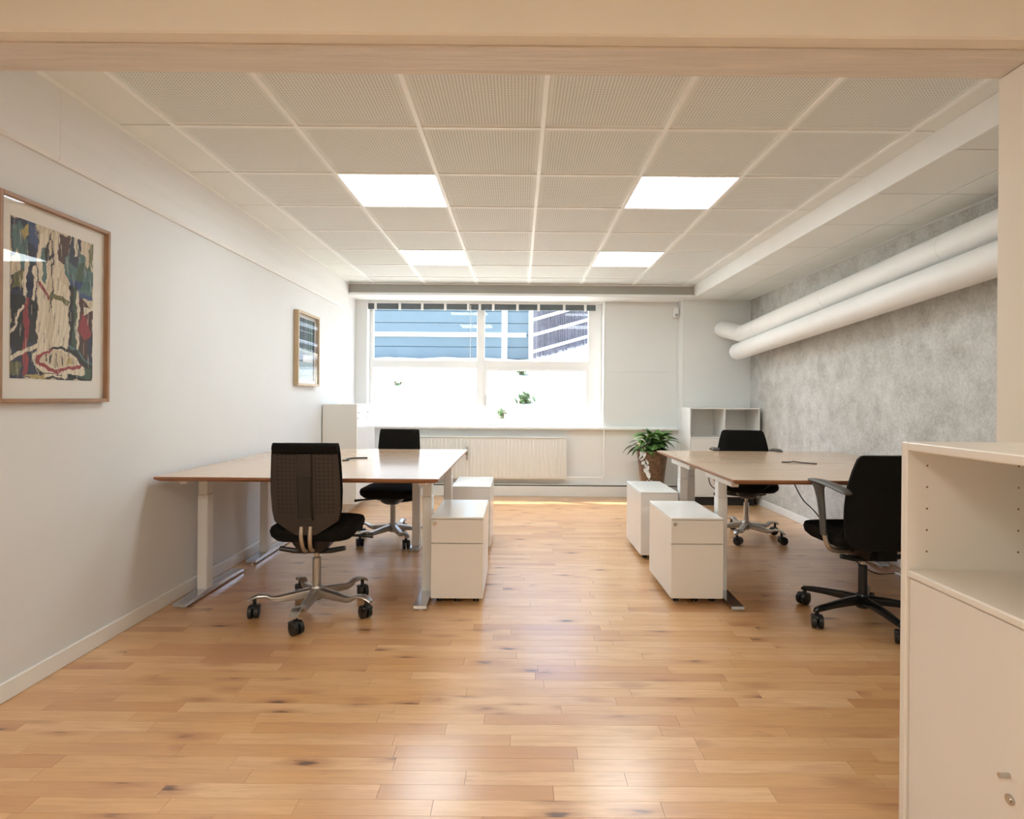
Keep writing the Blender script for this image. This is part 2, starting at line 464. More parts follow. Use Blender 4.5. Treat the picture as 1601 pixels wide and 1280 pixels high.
# baseboards
struct(onebox('baseboard_left', (XL, XL+.014, HALL_Y, YB, 0, .076), M['trim'], None, .003))
struct(onebox('baseboard_right', (XR-.016, XR, YF1, 7.0, 0, .075), M['white'], None, .003))
bm = bmesh.new()
box(bm, XL+.02, 1.93, YB-.07, YB, 0.0, .128, .004)
bb = struct(finish('baseboard_back', bm, M['radiator']))
onebox('duct_gap', (XL+.02, 1.93, YB-.055, YB, .128, .143), M['dark'], bb)
onebox('duct_cap', (XL+.02, 1.93, YB-.068, YB, .143, .152), M['radiator'], bb)

# ---- ceiling
ce = struct(onebox('ceiling', (XL-.05, XR+.05, YF1, YB+.1, HC+.04, HC+.16), M['white']))
GX = [-1.693+.6*i for i in range(7)]            # bars along the room
GY = [2.276+.6*i for i in range(8)]             # bars across the room
def tile(x0, x1, y0, y1, z, material, parent):
    bm = bmesh.new(); cx, cy = (x0+x1)/2, (y0+y1)/2
    box(bm, x0-cx+.004, x1-cx-.004, y0-cy+.004, y1-cy-.004, 0, .015, .0015)
    o = finish('ceiling_tile', bm, material, parent); o.location = (cx, cy, z); return o
LAMPS = {(1, 2), (4, 2), (1, 5), (4, 5)}        # column, row of the light panels
ys = [YF1+.005]+GY+[YS]
ys = sorted(v for v in ys if v <= YS)
for j in range(len(ys)-1):
    tile(XL+.022, GX[0], ys[j], ys[j+1], HC+.004, M['plaintile'], ce)
    tile(GX[-1], XS, ys[j], ys[j+1], HC+.004, M['plaintile'], ce)
    for i in range(6):
        if (i, j) in {(c, r+1-0) for c, r in ((1, 2), (4, 2), (1, 5), (4, 5))}: continue
        tile(GX[i], GX[i+1], ys[j], ys[j+1], HC+.004, M['perf'], ce)
for x in GX:
    onebox('ceiling_bar', (x-.011, x+.011, YF1, YS, HC-.003, HC+.03), M['bar'], ce, .001)
for yv in GY:
    if yv < YS:
        for a, b in zip(GX, GX[1:]):
            onebox('ceiling_bar', (a+.011, b-.011, yv-.008, yv+.008, HC-.002, HC+.03), M['bar'], ce, .001)
onebox('edge_angle', (XL+.022, XL+.045, YF1, YS, HC-.003, HC+.003), M['bar'], ce)
# lowered ceiling along the concrete wall
XM = 2.435
ys2 = [YF1+.005]+[2.166+.6*i for i in range(8)]+[7.0]
for a, b in zip(ys2, ys2[1:]):
    if b-a < .02: continue
    tile(XS+.002, XM, a, b, HL, M['plaintile'], ce)
    tile(XM, XR-.03, a, b, HL, M['plaintile'], ce)
onebox('edge_angle', (XR-.032, XR-.002, YF1, 7.0, HL-.001, HL+.02), M['bar'], ce)
bm = bmesh.new(); box(bm, XS-.001, XS+.012, YF1, YS+.3, HL-.003, HC+.02)
struct(finish('trim_1', bm, M['white']))
# lowered ceiling along the window with an inset face panel, its shade painted grey
bm = bmesh.new(); box(bm, XL, XS, YS+.03, YB, HL-.005, HC+.03)
t2 = struct(finish('trim_2', bm, M['white']))
onebox('soffit_rim', (XL, XS, YS, YS+.04, HL-.005, HL+.022), M['white'], t2)
onebox('soffit_rim', (XL, XS, YS, YS+.04, HC-.012, HC+.02), M['white'], t2)
onebox('shaded_inset_panel', (XL+.02, XS-.01, YS+.02, YS+.04, HL+.022, HC-.012), M['stripgrey'], t2)
onebox('soffit_board', (XS, XR, 6.98, YB, HL-.002, HC+.03), M['white'], t2)

# room the camera stands in
struct(onebox('ceiling', (XL-.05, XR+.05, HALL_Y, YF0, HALL_H, HALL_H+.1), M['white']))

def panel_light(cx, cy, z, label, material, half=.292):
    t = thing('ceiling_light', label, 'lamp', (cx, cy, z), 0, 'square ceiling light panels')
    bm = bmesh.new()
    for s in (-1, 1):
        box(bm, s*half-.006, s*half+.006, -half-.006, half+.006, -.001, .03)
        box(bm, -half, half, s*half-.006, s*half+.006, -.001, .03)
    finish('frame', bm, M['bar'], t)
    onebox('diffuser', (-half, half, -half, half, .004, .012), material, t)
    return t
for cx in (-.793, 1.007):
    for cy in (3.776, 5.576):
        side = 'left' if cx < 0 else 'right'
        dep = 'nearer' if cy < 4.5 else 'farther'
        panel_light(cx, cy, HC, f'{dep} of the two glowing square ceiling panels on the {side}', M['lamp'])
for cx in (-.9, 1.2):  # out-of-view panels added for the foreground's warm light
    side = 'left' if cx < 0 else 'right'
    panel_light(cx, -.9, HALL_H-.032, f'added unseen warm ceiling panel on the {side} in the room before the beam', M['hallfill'], .45)

# ---- window
wn = struct(thing('window_1', None, None))
FY0, FY1 = YB+.14, YB+.20
def pz(py, Y): return CAMH + (621-py)*Y/921.0
def px_(px, Y): return (px-811)*Y/921.0
fy = FY0
xl0, xl1 = WX0, px_(583, fy)
mx0, mx1 = px_(745, fy), px_(757, fy)
rx0 = px_(919, fy)
tz0, tz1 = pz(576, fy), pz(564, fy)
bz = WZ0+.035
tz = WZ1-.03
onebox('frame_jamb', (xl0, xl1, FY0, FY1, WZ0-.02, WZ1), M['white'], wn, .004)
onebox('frame_jamb', (rx0, WX1, FY0, FY1, WZ0-.02, WZ1), M['white'], wn, .004)
onebox('mullion', (mx0, mx1, FY0-.01, FY1, WZ0, WZ1), M['white'], wn, .004)
onebox('frame_head', (xl1, rx0, FY0+.003, FY1-.003, tz, WZ1), M['white'], wn, .003)
onebox('frame_bottom', (xl1, rx0, FY0+.003, FY1-.003, WZ0-.02, bz), M['white'], wn, .003)
for a, b in ((xl1, mx0), (mx1, rx0)):
    onebox('transom', (a, b, FY0-.004, FY1-.004, tz0, tz1), M['white'], wn, .004)
    onebox('glass_pane', (a+.002, b-.002, FY0+.03, FY0+.036, tz1, tz), M['glass'], wn)
    onebox('glass_pane', (a+.002, b-.002, FY0+.03, FY0+.036, bz, tz0), M['glass'], wn)
bm = bmesh.new()          # the opening sash in the lower right field
for d in ((mx1, mx1+.035, bz, tz0), (rx0-.03, rx0, bz, tz0), (mx1+.035, rx0-.03, bz, bz+.035), (mx1+.035, rx0-.03, tz0-.03, tz0)):
    box(bm, d[0], d[1], FY0-.012, FY0+.028, d[2], d[3], .003)
finish('opening_sash', bm, M['white'], wn)
onebox('window_handle', (mx1+.012, mx1+.024, FY0-.045, FY0-.012, bz+.2, bz+.33), M['steel'], wn, .003)
onebox('window_sill', (WX0-.1, 1.93, YB-.07, FY0, WZ0-.045, WZ0-.018), M['white'], wn, .004)

t = thing('window_blind', 'raised dark blind in its slim cassette along the top of the window', 'blind', (0, 0, 0))
onebox('slat_pack', (px_(572, 7.26), px_(930, 7.26), 7.245, 7.275, pz(485, 7.26), pz(476, 7.26)), M['blindcas'], t, .003)
onebox('head_rail', (px_(570, 7.26), px_(932, 7.26), 7.235, 7.285, pz(476, 7.26), WZ1-.001), M['white'], t, .003)
for i, xx in enumerate((586, 624, 659, 695, 731, 749, 770, 808, 841, 881, 914)):
    onebox('bracket', (px_(xx-2, 7.24), px_(xx+2, 7.24), 7.235, 7.245, pz(486, 7.24), pz(475, 7.24)), M['white'], t, .002)
bm = bmesh.new(); cyl(bm, (px_(735, 7.24), 7.22, pz(478, 7.24)), (px_(735, 7.24), 7.22, 1.25), .004, n=6)
finish('tilt_wand', bm, M['white'], t)

# ================================================================ OUTSIDE
bm = bmesh.new()
nx_, ny_ = 40, 40
vv = []
for j in range(ny_+1):
    for i in range(nx_+1):
        x = -9+18*i/nx_; yv = 7.7+6.5*j/ny_
        z = .35+1.78*min(1, max(0, (j/ny_)))**.8 + random.uniform(-.03, .03)
        vv.append(bm.verts.new((x, yv, z)))
for j in range(ny_):
    for i in range(nx_):
        a = j*(nx_+1)+i; bm.faces.new((vv[a], vv[a+1], vv[a+nx_+2], vv[a+nx_+1]))
tag(finish('ground', bm, M['bank'], None, True), kind='structure')
BY = 14.3
b = thing('building', 'blue clad building wall seen through the upper window panes', 'building', (0, BY, 0))
bx0, bx1 = -7.0, px_(829, BY)
zb = 2.12
for i in range(14):
    onebox('cladding_board', (bx0, bx1, 0, .3, zb+.29*i+.004, zb+.29*(i+1)-.004), M['blue'], b, .01)
onebox('backing', (bx0, bx1-.01, .03, 6, 1.9, zb+4.05), M['blue'], b)
hz = pz(524, BY)
onebox('white_rail', (bx0, px_(822, BY), -.04, .02, hz-.055, hz+.055), M['white'], b, .005)
vxp = px_(788, BY)
onebox('white_post', (vxp-.07, vxp+.07, -.06, .02, zb, zb+4.05), M['white'], b, .005)
onebox('corner_post', (bx1-.05, bx1+.02, -.05, .1, zb, zb+4.05), M['white'], b, .005)
f = thing('slat_fence', 'slatted fence climbing to the right beside the blue building', 'fence', (0, 13.4, 0))
FYY = 13.4
for i in range(34):
    xx = 834+2.7*i+random.uniform(-.5, .5); X = px_(xx, FYY)
    zlo = pz(563-.29*(xx-832), FYY)+random.uniform(0, .06)
    onebox('slat', (X-.014, X+.014, -.02, .02, zlo, zlo+2.2+random.uniform(-.1, .1)), M['slat'], f)
bm = bmesh.new()
pr = [(px_(832, FYY), pz(563, FYY)), (px_(935, FYY), pz(563-.29*103, FYY)), (px_(935, FYY), pz(563-.29*103, FYY)+2.3), (px_(832, FYY), pz(563, FYY)+2.3)]
loft(bm, [[(x, .10, z) for x, z in pr], [(x, .16, z) for x, z in pr]])
finish('added_sky_screen', bm, M['paleconc'], f)  # panel added to block the bright sky between the slats
for yo in (0, 50, 80, 26):
    a = (px_(832, FYY), 0, pz(540-yo+10, FYY)); c = (px_(935, FYY), 0, pz(540-yo+10-.29*103, FYY))
    bm = bmesh.new(); loft(bm, [[(a[0], -.04, a[2]-.035), (a[0], -.02, a[2]-.035), (a[0], -.02, a[2]+.035), (a[0], -.04, a[2]+.035)],
                                [(c[0], -.04, c[2]-.035), (c[0], -.02, c[2]-.035), (c[0], -.02, c[2]+.035), (c[0], -.04, c[2]+.035)]])
    finish('fence_rail', bm, M['white'], f)
bm = bmesh.new()
pr = [(px_(836, 12.6), .9), (7, .9), (7, pz(560-.29*(811+7*921/12.6-832), 12.6)), (px_(836, 12.6), pz(562, 12.6))]
loft(bm, [[(x, 12.6, z) for x, z in pr], [(x, 13.38, z) for x, z in pr]])
tag(finish('ramp_wall', bm, M['paleconc']), 'pale sunlit ramp wall under the slatted fence outside', 'wall')
def leafball(name, c, r, n, material, label, cat, leaf=.07):
    bm = bmesh.new()
    for _ in range(n):
        d = Vector((random.gauss(0, 1), random.gauss(0, 1), random.gauss(0, 1))).normalized()*r*random.uniform(.2, 1)
        p = Vector(c)+Vector((d.x, d.y*.7, d.z*.8))
        q = Matrix.Rotation(random.uniform(0, 6.28), 3, 'Z') @ Matrix.Rotation(random.uniform(-1.2, 1.2), 3, 'X')
        s = leaf*random.uniform(.6, 1.3)
        vs_ = [bm.verts.new(p+q @ Vector(a)) for a in ((-s*.4, 0, 0), (0, -s, .0), (s*.4, 0, .01), (0, s, 0))]
        bm.faces.new(vs_)
    t = thing(name, label, cat, (0, 0, 0))
    tag(finish('foliage', bm, material, t), kind='stuff')
    bm = bmesh.new()
    for k in range(5):
        tube(bm, [(c[0]+.02*k-.04, c[1], c[2]-r*1.1), (c[0]+random.uniform(-r, r)*.6, c[1], c[2]+r*.4)], .008, 5)
    finish('stem', bm, M['basket'], t)
leafball('shrub', (px_(820, 10), 10.0, pz(624, 10)), .17, 90, M['shrub'], 'leafy shrub on the bank in the lower right window pane', 'shrub')
leafball('shrub', (px_(815, 12.2), 12.2, pz(581, 12.2)), .12, 40, M['shrub'], 'small shrub at the top of the bank by the ramp', 'shrub')
leafball('shrub', (px_(784, 9), 9.0, pz(645, 9)), .10, 34, M['shrub'], 'low green shrub at the bottom of the right window pane', 'shrub', .05)
leafball('shrub', (px_(622, 11), 11.0, pz(603, 11)), .15, 26, M['shrub'], 'sparse shrub on the bank in the lower left window pane', 'shrub', .06)

# ================================================================ WALL AND WINDOW FITTINGS
# radiator
t = thing('radiator', 'cream panel radiator with vertical ribs under the window', 'radiator', (0, 0, 0))
RX0, RX1, RZ0, RZ1, RY = -1.42, .575, .215, .715, 7.09
onebox('panel', (RX0, RX1, RY+.012, RY+.055, RZ0, RZ1), M['radiator'], t, .006, 2)
nr = 44
for i in range(nr):
    xx = RX0+.03+(RX1-RX0-.06)*(i+.5)/nr
    bm = bmesh.new(); hw = .0135
    pr = [(-hw, 0), (-hw*.55, -.010), (hw*.55, -.010), (hw, 0)]
    loft(bm, [[(xx+a, RY+.013+c, RZ0+.02) for a, c in pr], [(xx+a, RY+.013+c, RZ1-.02) for a, c in pr]])
    finish('rib', bm, M['radiator'], t)
onebox('top_grille', (RX0, RX1, RY-.002, RY+.075, RZ1-.004, RZ1+.008), M['radiator'], t, .003)
onebox('end_cap', (RX1-.004, RX1+.008, RY-.002, RY+.075, RZ0, RZ1), M['radiator'], t, .002)
for xx in (-1.2, .35): onebox('wall_bracket', (xx, xx+.04, RY+.055, YB, .4, .5), M['radiator'], t)
bm = bmesh.new()
vX = px_(729.5, 6.95)
cyl(bm, (vX, 7.07, .53), (vX, 6.99, .53), .020, .017, 14)
cyl(bm, (vX, 7.07, .53), (vX, 7.07, .44), .009, n=8)
box(bm, vX-.008, vX+.008, 7.055, 7.09, .50, .60)
finish('thermostat_valve', bm, M['steel'], t)
bm = bmesh.new()
P = bez([(RX1, 7.13, .235), (.9, 7.13, .235), (1.0, 7.13, .235), (1.035, 7.13, .27), (1.035, 7.13, .5)], 4)
tube(bm, P+[(1.035, 7.13, WZ0-.05)], .010, 8)
tube(bm, [(1.035, YB-.022, WZ0-.018), (1.035, YB-.022, HL-.006)], .011, 8)
h = finish('heating_pipe', bm, M['white'], None, True)
tag(h, 'thin white heating pipe rising beside the window from the radiator', 'pipe')

# motion sensor
t = thing('motion_sensor', 'small white motion sensor high on the wall beside the pier', 'sensor', (0, 0, 0))
onebox('housing', (1.865, 1.928, 7.11, 7.193, 2.18, 2.30), M['white'], t, .008, 2)
onebox('lens', (1.882, 1.915, 7.102, 7.113, 2.19, 2.225), M['stripgrey'], t, .004)

# insulated pipes along the concrete wall
def at_y(a, c, y): 
    a = Vector(a); c = Vector(c); return a+(c-a)*((y-a.y)/(c.y-a.y))
R = .094
ua, uc = (2.635, 3.25, 2.160), (2.515, 6.62, 1.935)
la, lc = (2.54, 3.13, 1.957), (2.495, 6.72, 1.742)
bm = bmesh.new()
s = at_y(ua, uc, YF1+.01)
tube(bm, [s]+[at_y(ua, uc, 3+.8*i) for i in range(5)]+[Vector(uc)], R, 24, True)
up_ = finish('insulated_pipe', bm, M['pipe'], None, True)
tag(up_, 'upper of two thick white insulated pipes along the concrete wall', 'pipe', 'insulated pipes on the concrete wall')
bm = bmesh.new()
e0 = Vector(uc); e1 = Vector((2.385, 6.99, 2.03))
dd = (e1-e0).normalized()
tube(bm, [e0-dd*.03, e0+dd*.06, e1-dd*.02, e1], [R*.97, R, R, R*.9], 24, True)
finish('elbow', bm, M['pipe'], up_, True)
bm = bmesh.new()
for yv in (3.6, 4.9, 6.2):
    p = at_y(ua, uc, yv); q = (Vector(uc)-Vector(ua)).normalized()
    tube(bm, [p-q*.004, p+q*.004], R+.0012, 24, True)
finish('jacket_seam', bm, M['trim'], up_, True)
bm = bmesh.new()
s = at_y(la, lc, YF1+.01); q = (Vector(lc)-Vector(la)).normalized(); e = Vector(lc)
tube(bm, [s]+[at_y(la, lc, 3+.8*i) for i in range(5)]+[e]+[e+q*R*.9*math.sin(a) for a in (.4, .8, 1.1, 1.35)],
     [R]*7+[R*math.cos(a) for a in (.4, .8, 1.1, 1.35)], 24, True)
lp = finish('insulated_pipe', bm, M['pipe'], None, True)
tag(lp, 'lower of two thick white insulated pipes along the concrete wall', 'pipe', 'insulated pipes on the concrete wall')

# ================================================================ PICTURES
def picture(name, label, xw, y0, y1, z0, z1, fw, fd, wood_m, mount, art_fn):
    t = thing(name, label, 'picture', (xw, (y0+y1)/2, z0), 0)
    ox, oy, oz = t.location
    def bx(nm, d, m_, bevel=0, par=None):
        return onebox(nm, (d[0]-ox, d[1]-ox, d[2]-oy, d[3]-oy, d[4]-oz, d[5]-oz), m_, t if par is None else par, bevel)
    xa, xb = xw+.002, xw+fd
    for d in ((xa, xb, y0, y0+fw, z0, z1), (xa, xb, y1-fw, y1, z0, z1)): bx('frame_side', d, wood_m, .002)
    for d in ((xa, xb, y0+fw, y1-fw, z0, z0+fw), (xa, xb, y0+fw, y1-fw, z1-fw, z1)): bx('frame_rail', d, wood_m, .002)
    bx('mount_board', (xa+.002, xa+.006, y0+fw, y1-fw, z0+fw, z1-fw), M['mount'])
    bx('glass', (xb-.010, xb-.008, y0+fw, y1-fw, z0+fw, z1-fw), M['glass'])
    a0, a1, c0, c1 = mount
    W, H, fn = art_fn
    me = bpy.data.meshes.new('print')
    vs_ = []; fs = []; cols = []
    for j in range(H+1):
        for i in range(W+1):
            vs_.append((xa+.0075-ox, a0+(a1-a0)*i/W-oy, c0+(c1-c0)*j/H-oz))
    for j in range(H):
        for i in range(W):
            k = j*(W+1)+i; fs.append((k, k+1, k+W+2, k+W+1)); cols.append(fn((i+.5)/W, (j+.5)/H))
    me.from_pydata(vs_, [], fs)
    ca = me.color_attributes.new('paint', 'FLOAT_COLOR', 'CORNER')
    buf = []
    for c in cols:
        for _ in range(4): buf.extend((*c, 1))
    ca.data.foreach_set('color', buf)
    me.materials.append(M['art'])
    o = bpy.data.objects.new('print', me); COL.objects.link(o); o.parent = t
    return t
def lin(c): return tuple((v/255/12.92 if v/255 <= .04045 else ((v/255+.055)/1.055)**2.4) for v in c)
def inside(poly, x, y):
    r = False; j = len(poly)-1
    for i in range(len(poly)):
        xi, yi = poly[i]; xj, yj = poly[j]
        if (yi > y) != (yj > y) and x < (xj-xi)*(y-yi)/(yj-yi)+xi: r = not r
        j = i
    return r
# big print: shapes in a flat sheet 446 wide, 640 high (x right, y up), later ones lie on top
NAVY, DK, GRN, TEAL, RED, CRM, PALE, OLV, BRN, BLU, YEL = [lin(c) for c in
    ((38, 44, 68), (30, 28, 30), (58, 82, 62), (78, 108, 108), (146, 50, 56), (206, 190, 164), (220, 208, 186), (108, 106, 70), (72, 42, 38), (58, 78, 120), (176, 156, 96))]
SH = [(CRM, [(0, 0), (446, 0), (446, 640), (0, 640)]),
      (NAVY, [(0, 0), (128, 0), (128, 640), (0, 640)]), (TEAL, [(10, 470), (62, 430), (86, 560), (40, 636), (8, 600)]),
      (YEL, [(42, 600), (60, 560), (100, 610), (78, 628)]), (BLU, [(92, 560), (126, 520), (126, 638), (70, 638)]),
      (CRM, [(0, 400), (44, 432), (34, 520), (0, 478)]), (OLV, [(0, 350), (60, 372), (84, 450), (20, 420)]),
      (PALE, [(56, 330), (70, 330), (86, 470), (62, 480)]), (DK, [(0, 130), (70, 100), (64, 340), (0, 330)]),
      (PALE, [(0, 180), (56, 296), (66, 290), (0, 160)]), (PALE, [(104, 300), (120, 300), (124, 470), (108, 470)]),
      (DK, [(76, 150), (128, 150), (128, 310), (90, 330)]), (RED, [(56, 10), (82, 10), (90, 330), (66, 330)]),
      (PALE, [(0, 74), (128, 122), (128, 142), (0, 96)]), (OLV, [(0, 20), (40, 14), (50, 60), (4, 70)]),
      (PALE, [(132, 120), (176, 90), (180, 636), (134, 600)]), (TEAL, [(150, 420), (172, 400), (176, 560), (152, 548)]),
      (DK, [(168, 560), (176, 480), (206, 520), (202, 630), (184, 600)]), (CRM, [(180, 560), (196, 520), (200, 596), (188, 600)]),
      (DK, [(200, 300), (207, 300), (212, 600), (206, 600)]), (PALE, [(214, 140), (296, 140), (300, 420), (210, 440)]),
      (BRN, [(238, 520), (300, 500), (304, 640), (242, 632)]), (PALE, [(222, 430), (240, 430), (240, 628), (224, 630)]),
      (TEAL, [(268, 470), (320, 420), (390, 440), (400, 560), (330, 590), (280, 540)]), (NAVY, [(300, 520), (350, 500), (372, 640), (310, 638)]),
      (PALE, [(326, 560), (342, 556), (354, 638), (336, 640)]), (GRN, [(330, 430), (400, 400), (440, 470), (420, 560), (360, 520)]),
      (CRM, [(392, 540), (410, 520), (424, 630), (398, 636)]), (OLV, [(420, 560), (444, 520), (444, 636), (424, 632)]),
      (BLU, [(300, 350), (444, 380), (444, 470), (310, 440)]), (TEAL, [(360, 390), (444, 400), (444, 500), (390, 520)]),
      (DK, [(300, 120), (322, 120), (330, 420), (304, 420)]), (GRN, [(322, 110), (342, 110), (346, 410), (328, 420)]),
      (PALE, [(342, 100), (356, 100), (362, 390), (346, 400)]), (BRN, [(356, 110), (446, 60), (446, 330), (362, 380)]),
      (RED, [(362, 220), (392, 180), (430, 210), (404, 300), (372, 310)]), (PALE, [(384, 300), (440, 330), (440, 350), (390, 330)]),
      (NAVY, [(400, 60), (446, 40), (446, 210), (420, 200)]), (TEAL, [(300, 150), (446, 50), (446, 70), (316, 160)]),
      (RED, [(130, 400), (142, 410), (204, 350), (190, 340)]), (OLV, [(190, 350), (290, 330), (300, 350), (200, 372)]),
      (DK, [(130, 0), (446, 0), (446, 60), (330, 140), (200, 140), (130, 100)]), (GRN, [(330, 20), (440, 6), (440, 50), (360, 70)]),
      (PALE, [(100, 100), (180, 130), (300, 128), (400, 60), (396, 28), (330, 22), (160, 24), (120, 60)]),
      (RED, [(128, 100), (200, 134), (216, 128), (150, 96), (146, 72), (210, 46), (260, 44), (240, 26), (180, 34), (128, 66)]),
      (RED, [(230, 40), (330, 44), (386, 72), (380, 80), (320, 56), (230, 52)]), (CRM, [(150, 92), (210, 124), (300, 120), (360, 76), (320, 58), (220, 54), (156, 74)]),
      (YEL, [(280, 64), (330, 70), (310, 100), (290, 90)]),
      (DK, [(178, 70), (184, 70), (186, 108), (180, 108)]), (DK, [(196, 66), (202, 66), (204, 110), (198, 110)]),
      (DK, [(226, 66), (232, 66), (234, 110), (228, 110)]), (DK, [(262, 64), (268, 64), (270, 104), (264, 104)]),
      (YEL, [(60, 4), (160, 2), (200, 18), (120, 22)]), (PALE, [(160, 8), (300, 12), (300, 22), (170, 20)])]
def art_big(u, v):
    x = u*446; yv = v*640
    jx = 5*math.sin(yv*.045+3*math.sin(x*.03))+2*math.sin(yv*.16+x*.06)
    jy = 5*math.sin(x*.05+2*math.sin(yv*.03))+2*math.sin(x*.14)
    c = CRM
    for col, poly in SH:
        if inside(poly, x+jx, yv+jy): c = col
    k = .92+.16*math.sin(x*.35+2*math.sin(yv*.02))*math.sin(yv*.05+x*.1)+.10*random.random()
    st = math.sin(x*.21+1.7*math.sin(yv*.013))*math.sin(yv*.017+x*.03)      # brush streaks
    if st > .88: c = tuple(.55*a+.45*b_ for a, b_ in zip(c, PALE))
    if st < -.88: c = tuple(.4*a+.6*b_ for a, b_ in zip(c, DK))
    return tuple(min(1, q*k) for q in c)
picture('framed_picture', 'large oak framed abstract print in dark blue, red and cream', XL, 2.232, 2.838, 1.162, 1.98, .017, .03, M['oak'],
        (2.303, 2.749, 1.260, 1.898), (130, 186, art_big))
def art_small(u, v):
    if v > .42:
        c = lin((52, 66, 66)) if u < .6 else lin((48, 84, 62))
        if abs((u*9) % 1-.5) < .12 or abs((v*7) % 1-.5) < .06: c = lin((150, 166, 172))
    elif v > .30: c = lin((216, 220, 224)) if u > .35 else lin((96, 104, 130))
    else: c = lin((150, 176, 186))
    if u > .9: c = lin((30, 36, 34))
    k = .7+.5*random.random()
    return tuple(min(1, q*k) for q in c)
picture('framed_picture', 'small pale wood framed picture near the window on the left wall', XL, 5.22, 5.78, 1.29, 1.965, .022, .045, M['lightoak'],
        (5.27, 5.73, 1.34, 1.915), (44, 60, art_small))

# ================================================================ FURNITURE
# ---- desks
DZ = .755
def desk(label, cx, cy, w, d, legs, group, edge_dark=True):
    t = thing('desk', label, 'desk', (cx, cy, 0), 0, group)
    hx, hy = w/2, d/2
    bm = bmesh.new()       # top with a thin profile, under edge cut back
    r = .012
    rings = []
    for (inset, z) in ((.022, DZ-.026), (.001, DZ-.012), (0, DZ-.003), (.0015, DZ)):
        rings.append([(-hx+inset, -hy+inset, z), (hx-inset, -hy+inset, z), (hx-inset, hy-inset, z), (-hx+inset, hy-inset, z)])
    loft(bm, rings)
    for f_ in bm.faces: f_.material_index = 1 if abs(f_.normal.z) < .99 and not all(abs(v.co.z-DZ) < 1e-5 for v in f_.verts) else 0
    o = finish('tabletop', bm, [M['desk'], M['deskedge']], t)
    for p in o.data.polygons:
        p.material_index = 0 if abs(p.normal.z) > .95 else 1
    for lx, fy0, fy1, coly in legs:
        lx -= cx; fy0 -= cy; fy1 -= cy; coly -= cy
        bm = bmesh.new()
        box(bm, lx-.030, lx+.030, coly-.036, coly+.036, .030, .60, .004)
        box(bm, lx-.027, lx+.027, coly-.032, coly+.032, .60, DZ-.06, .003)
        lg = finish('leg', bm, M['deskleg'], t)
        bm = bmesh.new()
        prof = [(fy0, .012), (fy0+.004, .026), (coly-.04, .034), (coly+.04, .034), (fy1-.004, .026), (fy1, .012)]
        for s_ in (0,):
            secs = []
            for yv, z in prof:
                secs.append([(lx-.038, yv, .010), (lx+.038, yv, .010), (lx+.036, yv, z), (lx-.036, yv, z)])
            loft(bm, secs)
        for yv in (fy0+.03, fy1-.03):
            cyl(bm, (lx, yv, 0), (lx, yv, .012), .022, n=12)
        finish('foot', bm, M['chrome'], lg)
        bm = bmesh.new()
        box(bm, lx-.022, lx+.022, coly-.24, coly+.24, DZ-.062, DZ-.026, .004)
        finish('top_bracket', bm, M['deskleg'], lg)
    xs = sorted(l_[0] for l_ in legs)
    c0 = sum(l_[3] for l_ in legs[:2])/2-cy
    onebox('crossbar', (xs[0]-cx, xs[-1]-cx, c0-.03, c0+.03, DZ-.075, DZ-.035), M['deskleg'], t, .003)
    return t
GD = 'desks pushed together in pairs'
desk('wood topped desk against the left wall, nearest the camera', -1.20, 3.63, 1.54, .898, [(-1.895, 3.30, 4.0, 3.575), (-.545, 3.30, 4.0, 3.575)], GD)
dl = desk('wood topped desk against the left wall, nearer the window', -1.20, 4.53, 1.54, .898,
     [(-1.895, 4.19, 4.87, 4.43), (-.53, 4.3, 4.87, 4.48), (-.80, 4.56, 4.93, 4.66)], GD)
desk('wood topped desk by the concrete wall, nearest the camera', 1.955, 3.69, 1.54, .898, [(1.25, 3.33, 4.05, 3.63), (2.63, 3.33, 4.05, 3.63)], GD)
dr = desk('wood topped desk by the concrete wall, nearer the window', 1.955, 4.59, 1.54, .898,
     [(1.235, 4.22, 4.9, 4.42), (2.63, 4.22, 4.9, 4.42), (1.36, 4.58, 4.95, 4.66)], GD)
pb = onebox('power_box', (1.52-1.955, 1.56-1.955, 4.75-4.59, 4.95-4.59, .62, DZ-.027), M['white'], dr, .004)
bm = bmesh.new(); tube(bm, bez([(1.54-1.955, .16, .63), (1.55-1.955, .12, .5), (1.75-1.955, .10, .43), (2.0-1.955, .12, .5), (2.1-1.955, .12, .70)], 6), .004, 6)
finish('power_cable', bm, M['cable'], dr)
bm = bmesh.new(); box(bm, -1.09+1.20, -1.075+1.20, 4.40-4.53, 4.43-4.53, .60, DZ-.027); box(bm, -1.073+1.20, -1.06+1.20, 4.40-4.53, 4.43-4.53, .585, DZ-.027)
finish('height_control', bm, [M['black']], dl)

# cables lying on the desk seams and hanging down
def cable(name, label, pts, r=.004):
    bm = bmesh.new(); tube(bm, bez(pts, 6), r, 6)
    return tag(finish(name, bm, M['cable'], None, True), label, 'cable')
z_ = DZ+.004
cable('desk_cable', 'black cable ends lying on the left desks at the seam', [(-1.20, 4.02, z_), (-1.17, 4.06, z_), (-1.20, 4.13, z_), (-1.16, 4.2, z_), (-1.08, 4.22, z_)], .005)
cable('desk_cable', 'black cable ends lying on the right desks at the seam', [(1.86, 4.16, z_), (1.91, 4.15, z_), (1.95, 4.17, z_+.004), (1.98, 4.13, z_), (2.06, 4.06, z_)], .004)
cable('hanging_cable', 'black cable hanging from the right desk down to the wall base', [(1.80, 3.9, DZ-.032), (1.83, 3.9, .64), (1.90, 3.92, .53), (2.0, 3.95, .44), (2.2, 4.0, .2), (2.45, 4.05, .015), (2.70, 4.1, .006)], .004)
